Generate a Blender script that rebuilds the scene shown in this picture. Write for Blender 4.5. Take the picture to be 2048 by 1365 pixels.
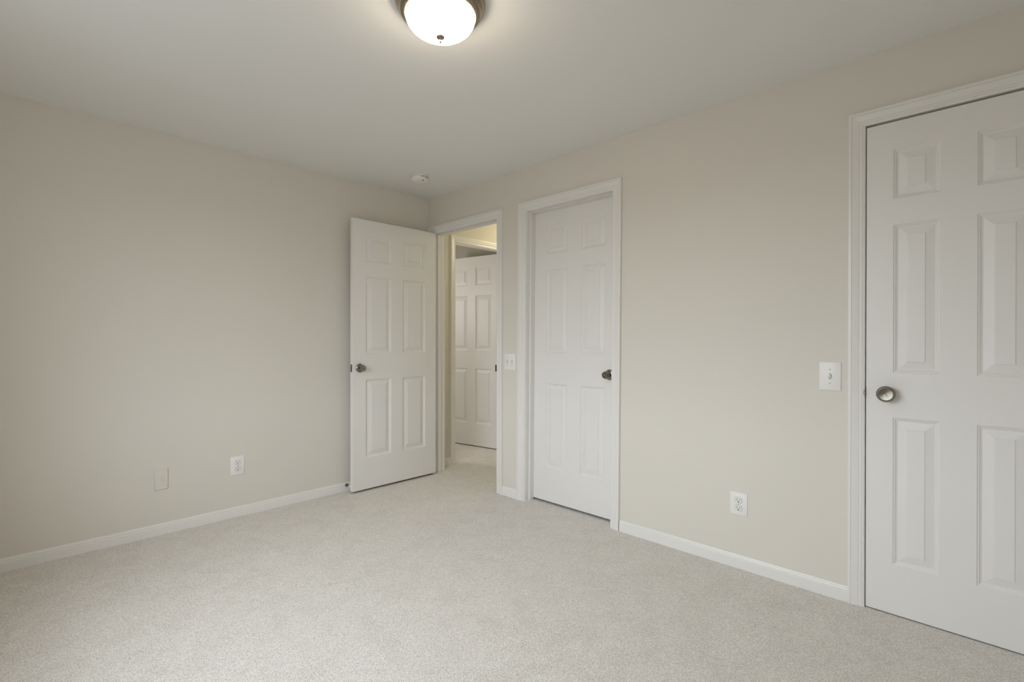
import bpy, bmesh, math, random
from mathutils import Matrix, Vector

for o in list(bpy.data.objects):
    bpy.data.objects.remove(o)
SC = bpy.context.scene
COL = SC.collection
R = math.radians

# ------------------------------------------------------------------ camera
F_PX, YAW, PITCH, ROLL = 984.09, 0.768415, -0.002681, 0.000754
CAM = Vector((3.45799, -2.54706, 1.14124))
CEIL = 2.345
X1, YB = 4.10, -2.92           # end wall and back wall of the bedroom

fw = Vector((-math.sin(YAW) * math.cos(PITCH), math.cos(YAW) * math.cos(PITCH), math.sin(PITCH)))
rt = Vector((math.cos(YAW), math.sin(YAW), 0))
up = rt.cross(fw)
rt2 = rt * math.cos(ROLL) + up * math.sin(ROLL)
up2 = -rt * math.sin(ROLL) + up * math.cos(ROLL)
cd = bpy.data.cameras.new('camera')
cd.sensor_fit = 'HORIZONTAL'
cd.sensor_width = 36.0
cd.lens = F_PX / 2048 * 36.0
cd.clip_start = 0.01
cam = bpy.data.objects.new('camera', cd)
COL.objects.link(cam)
m = Matrix((rt2, up2, -fw)).transposed().to_4x4()
m.translation = CAM
cam.matrix_world = m
SC.camera = cam

# ------------------------------------------------------------------ light and exposure
SC.view_settings.view_transform = 'Standard'
SC.view_settings.look = 'None'
SC.view_settings.gamma = 1.0
SC.view_settings.exposure = 0.0
SC.view_settings.use_curve_mapping = False
SC.cycles.max_bounces = 16
SC.cycles.diffuse_bounces = 10

wd = bpy.data.worlds.new('world')
SC.world = wd
wd.use_nodes = True
SKY_STRENGTH = 10.0
_nt = wd.node_tree
_tc = _nt.nodes.new('ShaderNodeTexCoord')
_sx = _nt.nodes.new('ShaderNodeSeparateXYZ')
_mr = _nt.nodes.new('ShaderNodeMapRange')
_mr.inputs['From Min'].default_value = -1.0
_cr = _nt.nodes.new('ShaderNodeValToRGB')           # dim ground, bright hazy horizon, bright overcast sky
_cr.color_ramp.elements[0].position = 0.0
_cr.color_ramp.elements[0].color = (0.14, 0.146, 0.15, 1)
_e = _cr.color_ramp.elements.new(0.49)
_e.color = (0.14, 0.146, 0.15, 1)
_e = _cr.color_ramp.elements.new(0.53)
_e.color = (0.66, 0.715, 0.77, 1)
_cr.color_ramp.elements[-1].position = 0.70
_cr.color_ramp.elements[-1].color = (0.89, 0.96, 1.04, 1)
_nt.links.new(_tc.outputs['Generated'], _sx.inputs['Vector'])
_nt.links.new(_sx.outputs['Z'], _mr.inputs['Value'])
_nt.links.new(_mr.outputs['Result'], _cr.inputs['Fac'])
_nt.links.new(_cr.outputs['Color'], _nt.nodes['Background'].inputs['Color'])
_nt.nodes['Background'].inputs['Strength'].default_value = SKY_STRENGTH


def area_light(name, loc, rot, sx, sy, power, color, spread=180):
    d = bpy.data.lights.new(name, 'AREA')
    d.shape = 'RECTANGLE'
    d.size, d.size_y = sx, sy
    d.energy = power
    d.color = color
    d.spread = R(spread)
    o = bpy.data.objects.new(name, d)
    COL.objects.link(o)
    o.location = loc
    o.rotation_euler = rot
    return o


def point_light(name, loc, power, color, radius=0.08):
    d = bpy.data.lights.new(name, 'POINT')
    d.energy = power
    d.color = color
    d.shadow_soft_size = radius
    o = bpy.data.objects.new(name, d)
    COL.objects.link(o)
    o.location = loc
    return o


WIN = dict(x0=1.15, x1=2.80, z0=0.66, z1=2.08)      # window in the wall behind the camera
_p = area_light('window_portal', ((WIN['x0'] + WIN['x1']) / 2, -3.115, (WIN['z0'] + WIN['z1']) / 2),
                (R(90), 0, 0), WIN['x1'] - WIN['x0'], WIN['z1'] - WIN['z0'], 1, (1, 1, 1))
_p.data.cycles.is_portal = True                      # only guides the sampling of the sky through the window
point_light('hall_lamp', (0.50, 1.25, 2.15), 9, (1.0, 0.90, 0.64), 0.10)
point_light('far_room_fill', (-1.2, -0.3, 1.55), 22, (1.0, 0.96, 0.93), 0.25)  # added fill without a fixture, standing in for the far room's own daylight
LAMP_EMIT = 24.5

# ------------------------------------------------------------------ materials


def new_mat(name, color, rough=0.5, metal=0.0, spec=0.5):
    mt = bpy.data.materials.new(name)
    mt.use_nodes = True
    b = mt.node_tree.nodes['Principled BSDF']
    b.inputs['Base Color'].default_value = (*color, 1)
    b.inputs['Roughness'].default_value = rough
    b.inputs['Metallic'].default_value = metal
    b.inputs['Specular IOR Level'].default_value = spec
    return mt


def add_bump(mt, scale, strength, dist, stretch=None, detail=3.0):
    nt = mt.node_tree
    b = nt.nodes['Principled BSDF']
    tc = nt.nodes.new('ShaderNodeTexCoord')
    mp = nt.nodes.new('ShaderNodeMapping')
    if stretch:
        mp.inputs['Scale'].default_value = stretch
    nz = nt.nodes.new('ShaderNodeTexNoise')
    nz.inputs['Scale'].default_value = scale
    nz.inputs['Detail'].default_value = detail
    bp = nt.nodes.new('ShaderNodeBump')
    bp.inputs['Strength'].default_value = strength
    bp.inputs['Distance'].default_value = dist
    nt.links.new(tc.outputs['Object'], mp.inputs['Vector'])
    nt.links.new(mp.outputs['Vector'], nz.inputs['Vector'])
    nt.links.new(nz.outputs['Fac'], bp.inputs['Height'])
    nt.links.new(bp.outputs['Normal'], b.inputs['Normal'])
    return mt


M_WALL = add_bump(new_mat('wall_paint', (0.71, 0.681, 0.622), 0.6, 0, 0.35), 220, 0.06, 0.001)
M_HALLW = add_bump(new_mat('hall_paint', (0.70, 0.665, 0.58), 0.6, 0, 0.3), 220, 0.06, 0.001)
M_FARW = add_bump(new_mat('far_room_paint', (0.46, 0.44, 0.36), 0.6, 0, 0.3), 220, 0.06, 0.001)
M_CEIL = add_bump(new_mat('ceiling_paint', (0.79, 0.79, 0.775), 0.8, 0, 0.2), 260, 0.05, 0.001)
M_TRIM = new_mat('trim_paint', (0.79, 0.78, 0.755), 0.32, 0, 0.5)
M_DOOR = add_bump(new_mat('door_paint', (0.79, 0.78, 0.76), 0.42, 0, 0.5), 30, 0.12, 0.001, (9, 9, 0.9), 4)
M_NICKEL = new_mat('satin_nickel', (0.27, 0.245, 0.21), 0.20, 1.0)
M_SPUN = new_mat('spun_nickel', (0.29, 0.265, 0.23), 0.28, 1.0)
M_SPUN.node_tree.nodes['Principled BSDF'].inputs['Anisotropic'].default_value = 0.75
_tg = M_SPUN.node_tree.nodes.new('ShaderNodeTangent')
_tg.direction_type = 'RADIAL'
_tg.axis = 'Y'
M_SPUN.node_tree.links.new(_tg.outputs['Tangent'], M_SPUN.node_tree.nodes['Principled BSDF'].inputs['Tangent'])
M_PAN = new_mat('brushed_nickel_pan', (0.34, 0.285, 0.21), 0.28, 1.0)
M_DARK = new_mat('dark_slot', (0.012, 0.011, 0.010), 0.6)
M_PLASTIC = new_mat('white_plastic', (0.83, 0.825, 0.80), 0.38, 0, 0.45)
M_SURROUND = new_mat('toggle_surround_plastic', (0.50, 0.49, 0.47), 0.5)
M_RECEPT = new_mat('receptacle_plastic', (0.80, 0.795, 0.77), 0.3, 0, 0.5)
M_PAINTED = add_bump(new_mat('painted_over_plastic', (0.71, 0.681, 0.622), 0.5, 0, 0.4), 220, 0.06, 0.001)
M_SMOKE = new_mat('detector_plastic', (0.80, 0.79, 0.765), 0.4)
M_GREY = new_mat('grey_print', (0.14, 0.13, 0.13), 0.6)
M_GAPSHADE = new_mat('gap_shade_dark', (0.10, 0.075, 0.05), 0.8, 0, 0.2)  # dark colour of the added strips that deepen the shade under doors
M_RUBBER = new_mat('white_rubber', (0.75, 0.74, 0.72), 0.6)
M_SCREW = new_mat('painted_screw', (0.62, 0.61, 0.58), 0.35)


def carpet_material():
    mt = new_mat('carpet_pile', (0.6, 0.57, 0.53), 0.95, 0, 0.1)
    nt = mt.node_tree
    b = nt.nodes['Principled BSDF']
    b.inputs['Sheen Weight'].default_value = 0.15
    b.inputs['Sheen Roughness'].default_value = 0.6
    tc = nt.nodes.new('ShaderNodeTexCoord')
    # tufts
    vo = nt.nodes.new('ShaderNodeTexNoise')
    vo.inputs['Scale'].default_value = 260
    vo.inputs['Detail'].default_value = 3.5
    vo.inputs['Roughness'].default_value = 0.65
    nt.links.new(tc.outputs['Object'], vo.inputs['Vector'])
    rp = nt.nodes.new('ShaderNodeValToRGB')
    rp.color_ramp.elements[0].position = 0.30
    rp.color_ramp.elements[0].color = (0.45, 0.42, 0.378, 1)
    rp.color_ramp.elements[1].position = 0.60
    rp.color_ramp.elements[1].color = (0.865, 0.835, 0.79, 1)
    nt.links.new(vo.outputs['Fac'], rp.inputs['Fac'])
    # brushed pile direction patches (footprints, vacuum strokes)
    n2 = nt.nodes.new('ShaderNodeTexNoise')
    n2.inputs['Scale'].default_value = 8.0
    n2.inputs['Detail'].default_value = 5
    n2.inputs['Roughness'].default_value = 0.6
    n2.inputs['Distortion'].default_value = 0.6
    nt.links.new(tc.outputs['Object'], n2.inputs['Vector'])
    r2 = nt.nodes.new('ShaderNodeValToRGB')
    r2.color_ramp.elements[0].position = 0.36
    r2.color_ramp.elements[0].color = (0.945, 0.94, 0.935, 1)
    r2.color_ramp.elements[1].position = 0.55
    r2.color_ramp.elements[1].color = (1, 1, 1, 1)
    nt.links.new(n2.outputs['Fac'], r2.inputs['Fac'])
    mx = nt.nodes.new('ShaderNodeMix')
    mx.data_type = 'RGBA'
    mx.blend_type = 'MULTIPLY'
    mx.inputs['Factor'].default_value = 1.0
    nt.links.new(rp.outputs['Color'], mx.inputs['A'])
    nt.links.new(r2.outputs['Color'], mx.inputs['B'])
    nt.links.new(mx.outputs['Result'], b.inputs['Base Color'])
    bp = nt.nodes.new('ShaderNodeBump')
    bp.inputs['Strength'].default_value = 0.75
    bp.inputs['Distance'].default_value = 0.004
    nt.links.new(vo.outputs['Fac'], bp.inputs['Height'])
    nt.links.new(bp.outputs['Normal'], b.inputs['Normal'])
    return mt


M_CARPET = carpet_material()


def emission_glass():
    mt = new_mat('lit_frosted_glass', (0.9, 0.88, 0.84), 0.25)
    b = mt.node_tree.nodes['Principled BSDF']
    b.inputs['Emission Color'].default_value = (1.0, 0.835, 0.64, 1)
    b.inputs['Emission Strength'].default_value = LAMP_EMIT
    return mt


M_GLOBE = emission_glass()


def pane_material():
    mt = bpy.data.materials.new('window_glass')
    mt.use_nodes = True
    nt = mt.node_tree
    nt.nodes.clear()
    out = nt.nodes.new('ShaderNodeOutputMaterial')
    tr = nt.nodes.new('ShaderNodeBsdfTransparent')
    gl = nt.nodes.new('ShaderNodeBsdfGlossy')
    gl.inputs['Roughness'].default_value = 0.02
    lw = nt.nodes.new('ShaderNodeLayerWeight')
    pw = nt.nodes.new('ShaderNodeMath')
    pw.operation = 'POWER'
    pw.inputs[1].default_value = 5.0
    fr = nt.nodes.new('ShaderNodeMapRange')
    fr.inputs['To Min'].default_value = 0.03
    fr.inputs['To Max'].default_value = 0.7
    mx = nt.nodes.new('ShaderNodeMixShader')
    nt.links.new(lw.outputs['Facing'], pw.inputs[0])
    nt.links.new(pw.outputs['Value'], fr.inputs['Value'])
    nt.links.new(fr.outputs['Result'], mx.inputs['Fac'])
    nt.links.new(tr.outputs['BSDF'], mx.inputs[1])
    nt.links.new(gl.outputs['BSDF'], mx.inputs[2])
    nt.links.new(mx.outputs['Shader'], out.inputs['Surface'])
    return mt


M_PANE = pane_material()

# ------------------------------------------------------------------ mesh helpers


def box(bm, x0, x1, y0, y1, z0, z1):
    v = [bm.verts.new(c) for c in ((x0, y0, z0), (x1, y0, z0), (x1, y1, z0), (x0, y1, z0),
                                   (x0, y0, z1), (x1, y0, z1), (x1, y1, z1), (x0, y1, z1))]
    for f in ((0, 3, 2, 1), (4, 5, 6, 7), (0, 1, 5, 4), (1, 2, 6, 5), (2, 3, 7, 6), (3, 0, 4, 7)):
        bm.faces.new([v[i] for i in f])


def lathe(bm, profile, axis='z', n=64, c=(0, 0, 0)):
    """profile: (a, r) along the axis. axis 'z' or 'y'."""
    rings = []
    c = Vector(c)
    for a, r in profile:
        if r < 1e-6:
            p = Vector((0, 0, a)) if axis == 'z' else Vector((0, a, 0)) if axis == 'y' else Vector((a, 0, 0))
            rings.append([bm.verts.new(p + c)])
        else:
            ring = []
            for i in range(n):
                t = 2 * math.pi * i / n
                u, w = r * math.cos(t), r * math.sin(t)
                p = Vector((u, w, a)) if axis == 'z' else Vector((w, a, u)) if axis == 'y' else Vector((a, u, w))
                ring.append(bm.verts.new(p + c))
            rings.append(ring)
    for p, q in zip(rings, rings[1:]):
        if len(p) == 1 and len(q) == 1:
            continue
        for i in range(n):
            j = (i + 1) % n
            if len(p) == 1:
                bm.faces.new((p[0], q[j], q[i]))
            elif len(q) == 1:
                bm.faces.new((p[i], p[j], q[0]))
            else:
                bm.faces.new((p[i], p[j], q[j], q[i]))


def sweep(bm, prof, path_pts, mats):
    """prof: closed list of 2D points; mats: function(k, (u, w)) -> 3D for each path station."""
    st = [[bm.verts.new(mats(k, p)) for p in prof] for k in range(len(path_pts))]
    n = len(prof)
    for a, b in zip(st, st[1:]):
        for i in range(n):
            j = (i + 1) % n
            bm.faces.new((a[i], a[j], b[j], b[i]))
    bm.faces.new(st[0][::-1])
    bm.faces.new(st[-1])


def finish(name, bm, mat, parent=None, bevel=0.0, smooth=False, angle=30, seg=2):
    bmesh.ops.remove_doubles(bm, verts=bm.verts, dist=1e-6)
    bmesh.ops.recalc_face_normals(bm, faces=bm.faces)
    me = bpy.data.meshes.new(name)
    bm.to_mesh(me)
    bm.free()
    me.materials.append(mat)
    o = bpy.data.objects.new(name, me)
    COL.objects.link(o)
    if parent is not None:
        o.parent = parent
    if bevel:
        md = o.modifiers.new('bevel', 'BEVEL')
        md.width = bevel
        md.segments = seg
        md.limit_method = 'ANGLE'
        md.angle_limit = R(40)
        smooth = True
    if smooth:
        for p in me.polygons:
            p.use_smooth = True
        me.set_sharp_from_angle(angle=R(angle))
    return o


def tag(o, label=None, cat=None, group=None, kind=None):
    if label:
        o['label'] = label
    if cat:
        o['category'] = cat
    if group:
        o['group'] = group
    if kind:
        o['kind'] = kind
    return o


def empty(name, loc, rz=0.0):
    o = bpy.data.objects.new(name, None)
    o.empty_display_size = 0.05
    COL.objects.link(o)
    o.location = loc
    o.rotation_euler = (0, 0, rz)
    return o


def boxes(name, lst, mat, parent=None, bevel=0.0):
    bm = bmesh.new()
    for b in lst:
        box(bm, *b)
    return finish(name, bm, mat, parent, bevel)


# ------------------------------------------------------------------ room shell
T = 0.115                      # wall thickness
CARPET = 0.006                 # pile height above the underlay
TH = 0.075                     # thin hallway partition
XH = -0.05                     # face of the hallway's left wall
HC = 2.10                      # outer top of the door casings


def wall_with_holes(name, along, fixed0, fixed1, a0, a1, z1, holes, mat, label, cat='wall'):
    """wall running along 'x' or 'y' from a0 to a1; holes: (a0, a1, z0, z1)."""
    bm = bmesh.new()
    cuts = sorted({a0, a1, *[h[0] for h in holes], *[h[1] for h in holes]})
    for p, q in zip(cuts, cuts[1:]):
        zs = [(0.0, z1)]
        for h in holes:
            if h[0] <= p + 1e-6 and h[1] >= q - 1e-6:
                zs = [(0.0, h[2]), (h[3], z1)]
        for s, e in zs:
            if e - s > 1e-4:
                if along == 'x':
                    box(bm, p, q, fixed0, fixed1, s, e)
                else:
                    box(bm, fixed0, fixed1, p, q, s, e)
    bmesh.ops.remove_doubles(bm, verts=bm.verts, dist=1e-6)
    # drop interior faces shared by two neighbouring blocks
    seen = {}
    for f in bm.faces:
        k = tuple(sorted(v.index if v.index >= 0 else id(v) for v in f.verts))
        seen.setdefault(tuple(sorted(id(v) for v in f.verts)), []).append(f)
    kill = [f for fs in seen.values() if len(fs) > 1 for f in fs]
    bmesh.ops.delete(bm, geom=kill, context='FACES')
    o = finish(name, bm, mat)
    return tag(o, label, cat, kind='structure')


# openings in the wall with the three doors
D1 = (0.066, 0.836)
D2 = (1.129, 1.829)
D3 = (3.0845, 3.686)
ZO1, ZO2, ZO3 = 2.044, 2.044, 2.049

J = 0.019                      # jamb board thickness
wall_with_holes('wall_right', 'x', 0.0, T, -0.115, X1 + T, CEIL,
                [(D1[0] - J, D1[1] + J, 0, ZO1 + J), (D2[0] - J - .01, D2[1] + J + .01, 0, ZO2 + J),
                 (D3[0] - J, D3[1] + J, 0, ZO3 + J)],
                M_WALL, 'greige painted wall with three white door frames')
wall_with_holes('wall_left', 'y', -T, 0.0, YB - T, 0.0, CEIL, [], M_WALL,
                'plain greige wall behind the open white door')
wall_with_holes('wall_back', 'x', YB - .22, YB, -T, X1 + T, CEIL,
                [(WIN['x0'], WIN['x1'], WIN['z0'], WIN['z1'])], M_WALL, 'greige wall with window behind the camera')
wall_with_holes('wall_end', 'y', X1, X1 + T, YB, 0.0, CEIL, [], M_WALL, 'greige end wall beyond the closed right-hand door')

# hallway, closets and far room behind the door wall
HD = (0.335, 1.012)            # doorway in the hallway's left wall (along y)
ZH = 2.030
wall_with_holes('wall_hall', 'y', XH - TH, XH, T, 2.6, CEIL, [(HD[0] - J, HD[1] + J, 0, ZH + J)],
                M_HALLW, 'warm lit hallway wall above the far doorway')
wall_with_holes('wall_hall_side', 'y', 0.90, 1.015, T, 2.6, CEIL, [], M_HALLW, 'hallway wall opposite the far doorway')
wall_with_holes('wall_hall_end', 'x', 2.6, 2.7, -2.4, X1 + T, CEIL, [], M_HALLW, 'end wall of the hallway')
wall_with_holes('wall_closet', 'x', 0.80, 0.90, 1.015, X1 + T, CEIL, [], M_HALLW, 'rear wall of the closets')
boxes_sides = wall_with_holes('wall_closet_side', 'y', X1, X1 + T, T, 0.80, CEIL, [], M_HALLW, 'side wall of the closet')
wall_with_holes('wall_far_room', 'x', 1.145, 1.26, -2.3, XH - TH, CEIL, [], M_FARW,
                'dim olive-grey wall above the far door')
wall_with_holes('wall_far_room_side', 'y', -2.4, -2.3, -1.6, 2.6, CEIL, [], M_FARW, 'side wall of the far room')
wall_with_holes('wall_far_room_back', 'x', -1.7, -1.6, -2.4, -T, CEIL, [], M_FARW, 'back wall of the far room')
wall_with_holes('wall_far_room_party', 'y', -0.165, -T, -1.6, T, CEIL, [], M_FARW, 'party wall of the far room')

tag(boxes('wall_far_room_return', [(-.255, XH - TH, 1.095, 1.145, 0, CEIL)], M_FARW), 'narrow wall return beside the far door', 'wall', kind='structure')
tag(boxes('floor', [(-2.45, X1 + 0.2, YB - 0.25, 2.75, -0.05, CARPET)], M_CARPET),
    'pale beige cut-pile carpet across the whole room', 'carpet', kind='structure')
tag(boxes('ceiling', [(-2.45, X1 + 0.2, YB - 0.25, 2.75, CEIL, CEIL + 0.08)], M_CEIL),
    'flat off-white painted ceiling', 'ceiling', kind='structure')

# ------------------------------------------------------------------ baseboards
BASE_PROF = [(0, 0), (.013, 0), (.013, .050), (.0105, .0535), (.0105, .0560), (.0115, .0585), (.0100, .0625),
             (.0060, .0670), (.0045, .0715), (0, .0715)]


def baseboard(bm, p0, p1, outward):
    p0, p1, o = Vector(p0), Vector(p1), Vector(outward)
    pts = [p0, p1]
    sweep(bm, BASE_PROF, pts, lambda k, p: Vector((pts[k].x, pts[k].y, 0)) + o * p[0] + Vector((0, 0, p[1])))


def baseboard_obj(name, runs, label):
    bm = bmesh.new()
    for r in runs:
        baseboard(bm, *r)
    tag(finish(name, bm, M_TRIM), label, 'baseboard', kind='structure')


baseboard_obj('baseboard_left', [((0, YB, 0), (0, -0.018, 0), (1, 0, 0))],
              'white baseboard along the left wall, running behind the open door')
baseboard_obj('baseboard_middle', [((0.905, 0, 0), (1.0605, 0, 0), (0, -1, 0))],
              'short white baseboard between the hallway doorway and the closed narrow door')
baseboard_obj('baseboard_right', [((1.8915, 0, 0), (3.026, 0, 0), (0, -1, 0))],
              'white baseboard below the outlet between the two closed doors')
baseboard_obj('baseboard_end', [((3.744, 0, 0), (X1, 0, 0), (0, -1, 0)), ((X1, 0, 0), (X1, YB, 0), (-1, 0, 0)),
                                ((X1, YB, 0), (0, YB, 0), (0, 1, 0))],
              'white baseboard around the end of the room behind the camera')
baseboard_obj('baseboard_hall', [((XH, T, 0), (XH, HD[0] - .047, 0), (1, 0, 0)), ((XH, HD[1] + .065, 0), (XH, 2.6, 0), (1, 0, 0))],
              'short white baseboard on the hallway wall seen through the doorway')

# ------------------------------------------------------------------ door casings and jambs
CAS = [(0, 0), (0, .0165), (.010, .0165), (.0115, .0135), (.0135, .0150), (.030, .0115), (.036, .0100), (.0375, .0082),
       (.0395, .0095), (.0470, .0090), (.0485, .0072), (.0505, .0080), (.0570, .0055), (.0570, 0)]   # outer edge -> opening


def leaned(bm, k, zc=0.55):
    if k:
        for v in bm.verts:
            v.co.x += k * (v.co.z - zc)


def side_casing(bm, s_out, dirn, ztop, base, nrm, width):
    """vertical casing: s_out = along-wall coordinate of its outer edge; dirn = +1 when the opening is at larger s."""
    sc = width / .057
    def mk(k, p):
        u, w = p[0] * sc, p[1]
        s = s_out + dirn * u
        z = 0.0 if k == 0 else ztop - p[0] * (width / .057)
        return base(s, w * nrm, z)
    sweep(bm, CAS, [0, 1], mk)


def head_casing(bm, s0, s1, ztop, base, nrm, width, mitre0=True, width0=None):
    sc = width / .057
    def mk(k, p):
        u, w = p[0] * sc, p[1]
        s = (s0 + (u if mitre0 else 0)) if k == 0 else s1 - u
        return base(s, w * nrm, ztop - u)
    sweep(bm, CAS, [0, 1], mk)


def base_b(s, w, z):            # on the door wall (room side): s = x, outward = -y
    return Vector((s, -w, z))


def base_h(s, w, z):            # on the hallway wall: s = y, outward = +x
    return Vector((XH + w, s, z))


def frame(name, label, s0, s1, op, zo, width, base, depth_fn, stop_rng, lean=0.0, ztop=HC, skip_left=False, left_w=None):
    root = empty(name, base((op[0] + op[1]) / 2, 0, 0))
    L = root.location
    def put(part, bm, mat=M_TRIM, parent=root, bevel=0.0):
        leaned(bm, lean)
        bmesh.ops.translate(bm, verts=bm.verts, vec=-L)
        return finish(part, bm, mat, parent, bevel)
    bm = bmesh.new()
    side_casing(bm, s0, 1, ztop, base, 1, left_w or width)
    put('side_casing', bm)
    bm = bmesh.new()
    side_casing(bm, s1, -1, ztop, base, 1, width)
    put('side_casing', bm)
    bm = bmesh.new()
    head_casing(bm, s0, s1, ztop, base, 1, width)
    put('head_casing', bm)
    bm = bmesh.new()
    for b in depth_fn(op, zo):
        box(bm, *b)
    put('jamb', bm)
    if stop_rng:
        bm = bmesh.new()
        for b in stop_rng:
            box(bm, *b)
        put('stop_strip', bm, bevel=0.002)
    tag(root, label, 'door frame', kind='structure')
    return root, put


def jambs_b(op, zo):
    return [(op[0] - J, op[0], 0.0005, T, 0, zo + J), (op[1], op[1] + J, 0.0005, T, 0, zo + J), (op[0], op[1], 0.0005, T, zo, zo + J)]


def jambs_h(op, zo):
    return [(XH - TH, XH - .0005, op[0] - J, op[0], 0, zo + J), (XH - TH, XH - .0005, op[1], op[1] + J, 0, zo + J),
            (XH - TH, XH - .0005, op[0], op[1], zo, zo + J)]


st = .011
def stops_b(op, zo, y0, y1):
    return [(op[0], op[0] + st, y0, y1, 0, zo), (op[1] - st, op[1], y0, y1, 0, zo), (op[0] + st, op[1] - st, y0, y1, zo - st, zo)]


# bedroom doorway (door opened inwards); its casing reaches the corner of the room
f1, put1 = frame('trim_1', 'white casing and jambs of the open hallway doorway in the corner',
                 0.001, 0.905, D1, ZO1, 0.061, base_b, jambs_b, stops_b(D1, ZO1, .040, .075))
bm = bmesh.new()
box(bm, D1[1] - .0015, D1[1] + .0003, 0.004, .045, .895, .965)
box(bm, D1[1] - .0012, D1[1] + .0015, -.0125, .004, .905, .955)
p = put1('strike_plate', bm, M_NICKEL)
p['label'] = 'dark metal strike plate at the jamb edge'

LEAN2 = 0.0078
f2, put2 = frame('trim_2', 'white casing of the closed narrow door with deep recessed jamb, leaning slightly',
                 1.0605, 1.8915, D2, ZO2, 0.0615, base_b, jambs_b, stops_b(D2, ZO2, .036, .077), lean=LEAN2)
f3, put3 = frame('trim_3', 'white fluted casing around the large door at the right',
                 3.026, 3.744, D3, ZO3, 0.0575, base_b, jambs_b, stops_b(D3, ZO3, .038, .075), ztop=2.106)
bm = bmesh.new()
box(bm, 3.0795, 3.0862, -.0082, .004, .910, .926)
p = put3('strike_plate', bm, M_NICKEL, bevel=.001)
p['label'] = 'dark metal strike lip at the door gap'
bm = bmesh.new()
box(bm, 3.0846, 3.0858, -.0005, .030, .896, .940)
put3('strike_plate', bm, M_DARK)
f4, put4 = frame('trim_4', 'brightly lit white casing of the far doorway across the hallway',
                 HD[0] - .058, HD[1] + .063, HD, ZH, 0.061, base_h, jambs_h, None, ztop=2.092, left_w=.054)

# hallway side casing of the bedroom doorway
bm = bmesh.new()
box(bm, XH + .001, D1[0] - .004, T, T + .012, 0, HC)
box(bm, D1[1] + .004, .899, T, T + .012, 0, HC)
box(bm, D1[0] - .004, D1[1] + .004, T, T + .012, ZO1 + .004, HC)
tag(finish('trim_5', bm, M_TRIM, bevel=.002), 'white casing on the hallway side of the open doorway', 'door frame', kind='structure')

# ------------------------------------------------------------------ six panel doors
RING = [(0, 0), (.0025, .0034), (.0070, .0046), (.0085, .0075), (.0135, .0105), (.0165, .0108), (.0450, .0040), (.0460, .0014), (.0480, .0010)]


def door_leaf(w, h, t, xs, zs):
    """face at y=0 looking to +y, back at y=-t. xs: two (x0,x1), zs: three (z0,z1)."""
    bm = bmesh.new()
    xb = [0, xs[0][0], xs[0][1], xs[1][0], xs[1][1], w]
    zb = [0, zs[0][0], zs[0][1], zs[1][0], zs[1][1], zs[2][0], zs[2][1], h]
    for yy, sgn in ((0.0, -1), (-t, 1)):
        for i in range(5):
            for k in range(7):
                x0, x1, z0, z1 = xb[i], xb[i + 1], zb[k], zb[k + 1]
                if i in (1, 3) and k in (1, 3, 5):
                    prev = None
                    for off, dp in RING:
                        ring = [bm.verts.new((a, yy + sgn * dp, b)) for a, b in
                                ((x0 + off, z0 + off), (x1 - off, z0 + off), (x1 - off, z1 - off), (x0 + off, z1 - off))]
                        if prev:
                            for q in range(4):
                                r = (q + 1) % 4
                                bm.faces.new((prev[q], prev[r], ring[r], ring[q]))
                        prev = ring
                    bm.faces.new(prev)
                else:
                    bm.faces.new([bm.verts.new(c) for c in ((x0, yy, z0), (x1, yy, z0), (x1, yy, z1), (x0, yy, z1))])
    for a, b in ((xb[i], xb[i + 1]) for i in range(5)):
        for z in (0, h):
            bm.faces.new([bm.verts.new(c) for c in ((a, 0, z), (b, 0, z), (b, -t, z), (a, -t, z))])
    for a, b in ((zb[i], zb[i + 1]) for i in range(7)):
        for x in (0, w):
            bm.faces.new([bm.verts.new(c) for c in ((x, 0, a), (x, 0, b), (x, -t, b), (x, -t, a))])
    return bm


def bevel_edges_door(o):
    md = o.modifiers.new('bevel', 'BEVEL')
    md.width = 0.0012
    md.segments = 2
    md.limit_method = 'ANGLE'
    md.angle_limit = R(60)


ROSE = [(0, 0), (0, .0330), (.0035, .0330), (.0060, .0318), (.0075, .0295), (.0105, .0262), (.0135, .0200), (.0150, .0140), (.0150, 0)]
KNOB = [(.0145, 0), (.0145, .0118), (.0260, .0112), (.0290, .0150), (.0320, .0205), (.0370, .0243), (.0420, .0252), (.0470, .0246),
        (.0540, .0222), (.0585, .0205), (.0600, .0193), (.0596, .0182), (.0588, .0175), (.0572, 0)]


ROSE_FLAT = [(0, 0), (0, .0280), (.0030, .0280), (.0055, .0262), (.0070, .0220), (.0080, 0)]
KNOB_FLAT = [(.0075, 0), (.0075, .0120), (.0230, .0115), (.0255, .0150), (.0290, .0225), (.0335, .0290), (.0385, .0322), (.0420, .0328),
             (.0455, .0322), (.0490, .0298), (.0508, .0268), (.0510, .0258), (.0502, .0248), (.0494, .0243), (.0478, .0100), (.0475, 0)]


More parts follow.
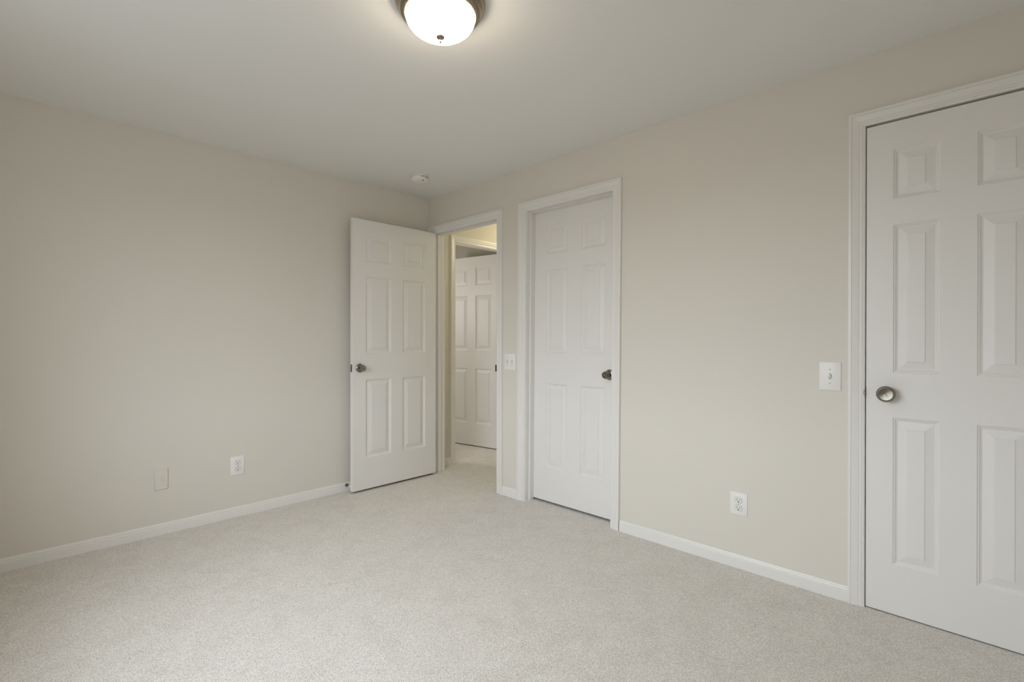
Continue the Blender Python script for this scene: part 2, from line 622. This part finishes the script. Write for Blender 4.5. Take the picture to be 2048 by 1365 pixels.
def door_knob(parent, x, z, y, button, side=1, flat=False):
    """knob whose rose sits on the leaf face y, sticking out along side*y."""
    bm = bmesh.new()
    lathe(bm, KNOB_FLAT if flat else KNOB, 'y', 72)
    kb = finish('door_knob', bm, M_SPUN if flat else M_NICKEL, parent, smooth=True, angle=40)
    kb.location = (x, y, z)
    if side < 0:
        kb.rotation_euler = (0, 0, math.pi)
    kb['label'] = 'satin nickel knob'
    bm = bmesh.new()
    lathe(bm, ROSE_FLAT if flat else ROSE, 'y', 64)
    finish('rose', bm, M_NICKEL, kb, smooth=True, angle=40)
    if button:
        bm = bmesh.new()
        lathe(bm, [(.0570, 0), (.0570, .0085), (.0580, .0085), (.0580, .0065), (.0574, .0062), (.0574, .0050), (.0625, .0046),
                   (.0632, .0036), (.0632, 0)], 'y', 32)
        finish('lock_button', bm, M_NICKEL, kb, smooth=True, angle=40)
    return kb


def latch(parent, xe, z, ymid, side):
    """latch plate on the free edge at local x = xe; side = direction the bolt points (+1/-1)."""
    bm = bmesh.new()
    x0, x1 = (xe, xe + .0012) if side > 0 else (xe - .0012, xe)
    box(bm, x0, x1, ymid - .0125, ymid + .0125, z - .0285, z + .0285)
    pl = finish('latch_plate', bm, M_NICKEL, parent, bevel=.0008)
    pl['label'] = 'dark metal latch plate on the door edge'
    bm = bmesh.new()
    L = .011
    pts = [(0, -.0085), (0, .0085), (L, .0085), (L * .75, .002), (0.0025, -.0085)]
    b0 = [bm.verts.new((xe + side * (.001 + a), ymid + b, z - .0095)) for a, b in pts]
    b1 = [bm.verts.new((xe + side * (.001 + a), ymid + b, z + .0095)) for a, b in pts]
    bm.faces.new(b0[::-1])
    bm.faces.new(b1)
    for i in range(5):
        j = (i + 1) % 5
        bm.faces.new((b0[i], b0[j], b1[j], b1[i]))
    finish('latch_bolt', bm, M_NICKEL, pl)


Z12 = [(.235, .821), (1.014, 1.595), (1.702, 1.899)]


def door(name, label, loc, rz, w, h, xs, zs, lean=0.0):
    bm = door_leaf(w, h, .035, xs, zs)
    if lean:
        for v in bm.verts:          # local x runs opposite to world x here
            v.co.x -= lean * (v.co.z + loc[2] - .55)
    o = finish(name, bm, M_DOOR)
    bevel_edges_door(o)
    bm = bmesh.new()
    box(bm, .002, w - .002, -.033, -.002, -.0012, .0004)
    if lean:
        bmesh.ops.translate(bm, verts=bm.verts, vec=(-lean * (loc[2] - .55), 0, 0))
    e = finish('gap_shade_strip', bm, M_GAPSHADE, o)  # unseen dark strip, added to cut bounce light in the gap below
    e['label'] = 'unseen dark strip added along the bottom edge to deepen the gap shade'
    o.location = loc
    o.rotation_euler = (0, 0, rz)
    tag(o, label, 'door', kind='structure')
    return o


# open bedroom door, face towards +x
w1 = .755
d1 = door('door_1', 'white six-panel door standing open against the left wall, nickel knob at its left edge',
          (.113, -.012, .021), R(-90), w1, 2.016, [(.108, .326), (.430, .648)], Z12)
door_knob(d1, w1 - .058, .909, 0, True)
door_knob(d1, w1 - .058, .909, -.035, False, -1)
latch(d1, w1, .909, -.0175, 1)

# closed narrow door set back in its frame
x2 = 1.8265
d2 = door('door_2', 'closed narrow white six-panel door recessed in its frame, second opening from the corner',
          (x2, .078, .020), R(180), x2 - 1.1315, 2.016,
          [(x2 - 1.729, x2 - 1.540), (x2 - 1.431, x2 - 1.246)], [(.232, .820), (1.026, 1.603), (1.712, 1.912)], LEAN2)
door_knob(d2, x2 - 1.764 - LEAN2 * .37, .903, 0, True)

# closed door at the right, flush with its casing
x3 = 3.682
w3 = x3 - 3.0872
d3 = door('door_3', 'large closed white six-panel door cut off by the right edge of the photo',
          (x3, .001, .010), R(180), w3, 2.030,
          [(x3 - 3.577, x3 - 3.430), (x3 - 3.325, x3 - 3.178)], [(.204, .812), (.996, 1.606), (1.712, 1.916)])
door_knob(d3, x3 - 3.1595, .9095, 0, False, flat=True)
latch(d3, w3, .909, -.010, 1)

# far door, standing ajar in the room across the hall
ang = math.atan2(.096, .56)
d4 = door('door_4', 'white six-panel door ajar beyond the hallway, partly hidden by the doorway',
          (-.128, .993, .015), math.pi + ang, .762, 2.008, [(.110, .3285), (.4335, .652)], Z12)
door_knob(d4, .762 - .06, .912, 0, False)

# ------------------------------------------------------------------ ceiling light
LX, LY = 2.0495, -1.4587
root = empty('ceiling_light', (LX, LY, CEIL))
tag(root, 'flush round ceiling light with frosted glass bowl and brushed nickel ring', 'ceiling light')
bm = bmesh.new()
lathe(bm, [(0, 0), (0, .160), (-.006, .1605), (-.012, .1585), (-.015, .1545), (-.021, .1535), (-.026, .1510), (-.030, .1455),
           (-.036, .1440), (-.042, .1405), (-.048, .1340), (-.0510, .1270), (-.050, .1250), (-.046, .1242), (-.010, .1242)], 'z', 96)
finish('nickel_ring', bm, M_PAN, root, smooth=True, angle=50)
bm = bmesh.new()
prof = [(-.036, .1232), (-.046, .1236)]
for i in range(1, 17):
    t = i / 16 * math.pi / 2
    prof.append((-.048 - .0745 * math.sin(t) ** .93, .1236 * math.cos(t) ** 1.12 if i < 16 else 0))
lathe(bm, prof, 'z', 96)
finish('glass_bowl', bm, M_GLOBE, root, smooth=True, angle=60)
bm = bmesh.new()
lathe(bm, [(-.1195, 0), (-.1195, .0150), (-.1225, .0152), (-.1240, .0140), (-.1262, .0125), (-.1275, .0085), (-.1300, .0062),
           (-.1320, .0045), (-.1345, .0040), (-.1385, .0042), (-.1420, .0034), (-.1440, .0018), (-.1444, 0)], 'z', 40)
finish('finial', bm, M_PAN, root, smooth=True, angle=50)

# ------------------------------------------------------------------ smoke detector
root = empty('smoke_detector', (.450, -.412, CEIL))
tag(root, 'white round smoke detector on the ceiling near the corner', 'smoke detector')
bm = bmesh.new()
lathe(bm, [(0, 0), (0, .060), (-.008, .060), (-.010, .0575), (-.010, 0)], 'z', 64)
finish('mounting_base', bm, M_SMOKE, root, smooth=True)
bm = bmesh.new()
lathe(bm, [(-.0105, 0), (-.0105, .0545), (-.013, .0625), (-.026, .0620), (-.034, .0560), (-.040, .0430), (-.0425, .0280), (-.0430, 0)], 'z', 64)
finish('cover', bm, M_SMOKE, root, smooth=True, angle=35)
# vents, print and test button on the side towards the room
vd = math.atan2(CAM.y + .412, CAM.x - .45)


def arc_patch(bm, a0, a1, z0, z1, r0, r1, n=10):
    lo, hi = [], []
    for i in range(n + 1):
        a = a0 + (a1 - a0) * i / n
        lo.append(bm.verts.new((r0 * math.cos(a), r0 * math.sin(a), z0)))
        hi.append(bm.verts.new((r1 * math.cos(a), r1 * math.sin(a), z1)))
    for i in range(n):
        bm.faces.new((lo[i], lo[i + 1], hi[i + 1], hi[i]))


bm = bmesh.new()
arc_patch(bm, vd + .62, vd + 1.25, -.0155, -.0175, .0634, .0633)
arc_patch(bm, vd + .62, vd + 1.25, -.0205, -.0225, .0631, .0630)
finish('vent_slots', bm, M_DARK, root)
bm = bmesh.new()
for k in range(4):
    arc_patch(bm, vd + .16 + k * .085, vd + .16 + k * .085 + .06, -.0150, -.0195, .0634, .0632, 3)
finish('printed_mark', bm, M_GREY, root)
bm = bmesh.new()
lathe(bm, [(-.0395, 0), (-.0395, .0060), (-.0420, .0060), (-.0425, 0)], 'z', 24, (.044 * math.cos(vd + .55), .044 * math.sin(vd + .55), 0))
finish('test_button', bm, M_GREY, root, smooth=True)

# ------------------------------------------------------------------ wall plates
# local frame: x along the wall, y out of the wall into the room, z up; origin at the plate's centre
RZ_B = R(180)
RZ_A = R(-90)


def plate_mesh(w, h, t=.0062, edge=.0045):
    bm = bmesh.new()
    rings = []
    for ox, y in ((0, 0), (0, t * .35), (edge * .35, t * .75), (edge, t)):
        a, b = w / 2 - ox, h / 2 - ox
        rings.append([bm.verts.new((x, y, z)) for x, z in ((-a, -b), (a, -b), (a, b), (-a, b))])
    for p, q in zip(rings, rings[1:]):
        for i in range(4):
            j = (i + 1) % 4
            bm.faces.new((p[i], p[j], q[j], q[i]))
    bm.faces.new(rings[-1])
    bm.faces.new(rings[0][::-1])
    return bm


def screw(parent, x, z, y, mat=M_SCREW):
    bm = bmesh.new()
    lathe(bm, [(0, 0), (0, .0034), (.0008, .0032), (.0012, .0022), (.0013, 0)], 'y', 20)
    o = finish('screw', bm, mat, parent, smooth=True)
    o.location = (x, y, z)
    bm = bmesh.new()
    box(bm, -.0028, .0028, .0008, .00145, -.0005, .0005)
    finish('slot', bm, M_DARK, o)
    return o


def toggle(parent, x, y, up_=True):
    bm = bmesh.new()
    box(bm, x - .0058, x + .0058, y - .002, y + .0004, -.0128, .0128)
    finish('toggle_surround', bm, M_SURROUND, parent)
    bm = bmesh.new()
    a, b = .0044, .0036
    s = 1 if up_ else -1
    pr = [(-.006, y), (.006, y), (.0105, y + .012), (.0045, y + .0135)]
    l0 = [bm.verts.new((x - a, q, s * p)) for p, q in pr]
    l1 = [bm.verts.new((x + a, q, s * p)) for p, q in pr]
    bm.faces.new(l0)
    bm.faces.new(l1[::-1])
    for i in range(4):
        j = (i + 1) % 4
        bm.faces.new((l0[i], l0[j], l1[j], l1[i]))
    finish('toggle', bm, M_PLASTIC, parent, bevel=.0008)


def switch(name, label, loc, rz, w, h, toggles):
    root = empty(name, loc, rz)
    tag(root, label, 'light switch')
    finish('plate', plate_mesh(w, h), M_PLASTIC, root, bevel=.0012, seg=3)
    for x in toggles:
        toggle(root, x, .0062, True)
        screw(root, x, .0302, .0060)
        screw(root, x, -.0302, .0060)
    return root


switch('light_switch', 'white single toggle switch plate on the wall beside the large right-hand door',
       (2.957, 0, .980), RZ_B, .084, .127, (0,))
switch('light_switch', 'white double toggle switch plate between the hallway doorway and the narrow door',
       (.9785, 0, .981), RZ_B, .112, .117, (-.023, .023))


def outlet(label, loc, rz, w, h):
    root = empty('outlet', loc, rz)
    tag(root, label, 'outlet', 'duplex outlets low on the walls')
    finish('plate', plate_mesh(w, h), M_PLASTIC, root, bevel=.0012, seg=3)
    y = .0062
    for zc in (.0195, -.0195):
        bm = bmesh.new()
        n = 40
        for yy, gr in ((y - .001, 1.0), (y + .0016, 1.0), (y + .0022, .96)):
            pass
        outline = []
        for i in range(n):
            t = 2 * math.pi * i / n
            outline.append((.0172 * math.cos(t), max(-.0140, min(.0140, .0172 * math.sin(t)))))
        r0 = [bm.verts.new((a, y - .001, zc + b)) for a, b in outline]
        r1 = [bm.verts.new((a, y + .0014, zc + b)) for a, b in outline]
        r2 = [bm.verts.new((a * .95, y + .0020, zc + b * .95)) for a, b in outline]
        for p, q in ((r0, r1), (r1, r2)):
            for i in range(n):
                j = (i + 1) % n
                bm.faces.new((p[i], p[j], q[j], q[i]))
        bm.faces.new(r2)
        rc = finish('receptacle', bm, M_RECEPT, root, smooth=True)
        bm = bmesh.new()
        outl2 = [(a * 1.055, b * 1.055) for a, b in outline]
        g0 = [bm.verts.new((a, y + .0002, zc + b)) for a, b in outline]
        g1 = [bm.verts.new((a, y + .0002, zc + b)) for a, b in outl2]
        for i in range(n):
            j = (i + 1) % n
            bm.faces.new((g0[i], g0[j], g1[j], g1[i]))
        finish('seam', bm, M_GREY, rc)
        bm = bmesh.new()
        box(bm, .0053, .0077, y + .0019, y + .0023, zc - .0005, zc + .0078)
        box(bm, -.0077, -.0053, y + .0019, y + .0023, zc + .0005, zc + .0065)
        lathe(bm, [(y + .0019, 0), (y + .0019, .0030), (y + .0023, .0030), (y + .0023, 0)], 'y', 20, (0, 0, zc - .0072))
        finish('slots', bm, M_DARK, rc)
    screw(root, 0, 0, y - .0004)
    return root


outlet('white duplex outlet low on the wall between the two closed doors', (2.569, 0, .324), RZ_B, .083, .113)
outlet('white duplex outlet low on the left wall beside the open door', (0, -1.502, .332), RZ_A, .083, .121)

root = empty('cable_plate', (0, -1.908, .326), RZ_A)
tag(root, 'wall plate painted over in wall colour with two jacks, low on the left wall', 'wall plate')
finish('plate', plate_mesh(.068, .120, .0085), M_PAINTED, root, bevel=.0012, seg=3)
for zc in (.006, -.010):
    bm = bmesh.new()
    lathe(bm, [(.0080, 0), (.0080, .0062), (.0105, .0058), (.0130, .0048), (.0130, .0030), (.0110, .0028), (.0110, 0)], 'y', 24, (-.004, 0, zc))
    finish('jack', bm, M_PAINTED, root, smooth=True)

# ------------------------------------------------------------------ door stop on the left baseboard
root = empty('door_stop', (.013, -.7625, .052))
tag(root, 'small metal door stop on the baseboard behind the open door', 'door stop')
bm = bmesh.new()
lathe(bm, [(0, 0), (0, .0125), (.003, .0120), (.006, .0070), (.007, 0)], 'x', 28)
finish('base', bm, M_NICKEL, root, smooth=True)
bm = bmesh.new()
lathe(bm, [(.006, 0), (.006, .0050), (.048, .0050), (.048, 0)], 'x', 24)
finish('rod', bm, M_NICKEL, root, smooth=True)
bm = bmesh.new()
lathe(bm, [(.047, 0), (.047, .0085), (.060, .0080), (.0640, .0060), (.0640, 0)], 'x', 28)
finish('tip', bm, M_RUBBER, root, smooth=True)

# ------------------------------------------------------------------ windows out of frame (source of the daylight)
def window(name, label, loc, rz, w, h, mullion):
    """local frame: x along the wall, y into the room, z up; origin at the lower middle of the opening, on the wall face."""
    root = empty(name, loc, rz)
    tag(root, label, 'window', kind='structure')
    a, f0, f1 = w / 2, -.19, -.13
    bars = [(-a, -a + .04, f0, f1, 0, h), (a - .04, a, f0, f1, 0, h), (-a + .04, a - .04, f0, f1, h - .04, h),
            (-a + .04, a - .04, f0, f1, 0, .04)]
    if mullion:
        bars.append((-.02, .02, f0, f1, .04, h - .04))
        bars += [(-a + .04, -.02, f0 + .01, f1 - .01, h / 2 - .015, h / 2 + .015), (.02, a - .04, f0 + .01, f1 - .01, h / 2 - .015, h / 2 + .015)]
    else:
        bars.append((-a + .04, a - .04, f0 + .01, f1 - .01, h / 2 - .015, h / 2 + .015))
    boxes('window_frame', bars, M_TRIM, root)
    boxes('window_pane', [(-a + .035, a - .035, -.162, -.158, .035, h - .035)], M_PANE, root)
    boxes('window_casing', [(-a - .06, -a, 0, .014, -.02, h + .06), (a, a + .06, 0, .014, -.02, h + .06), (-a, a, 0, .014, h, h + .06)],
          M_TRIM, root, .002)
    boxes('window_sill', [(-a - .08, a + .08, 0, .05, -.04, -.02), (-a - .06, a + .06, 0, .012, -.10, -.04)], M_TRIM, root, .002)


window('window_1', 'white framed window in the wall behind the camera',
       ((WIN['x0'] + WIN['x1']) / 2, YB, WIN['z0']), 0, WIN['x1'] - WIN['x0'], WIN['z1'] - WIN['z0'], True)
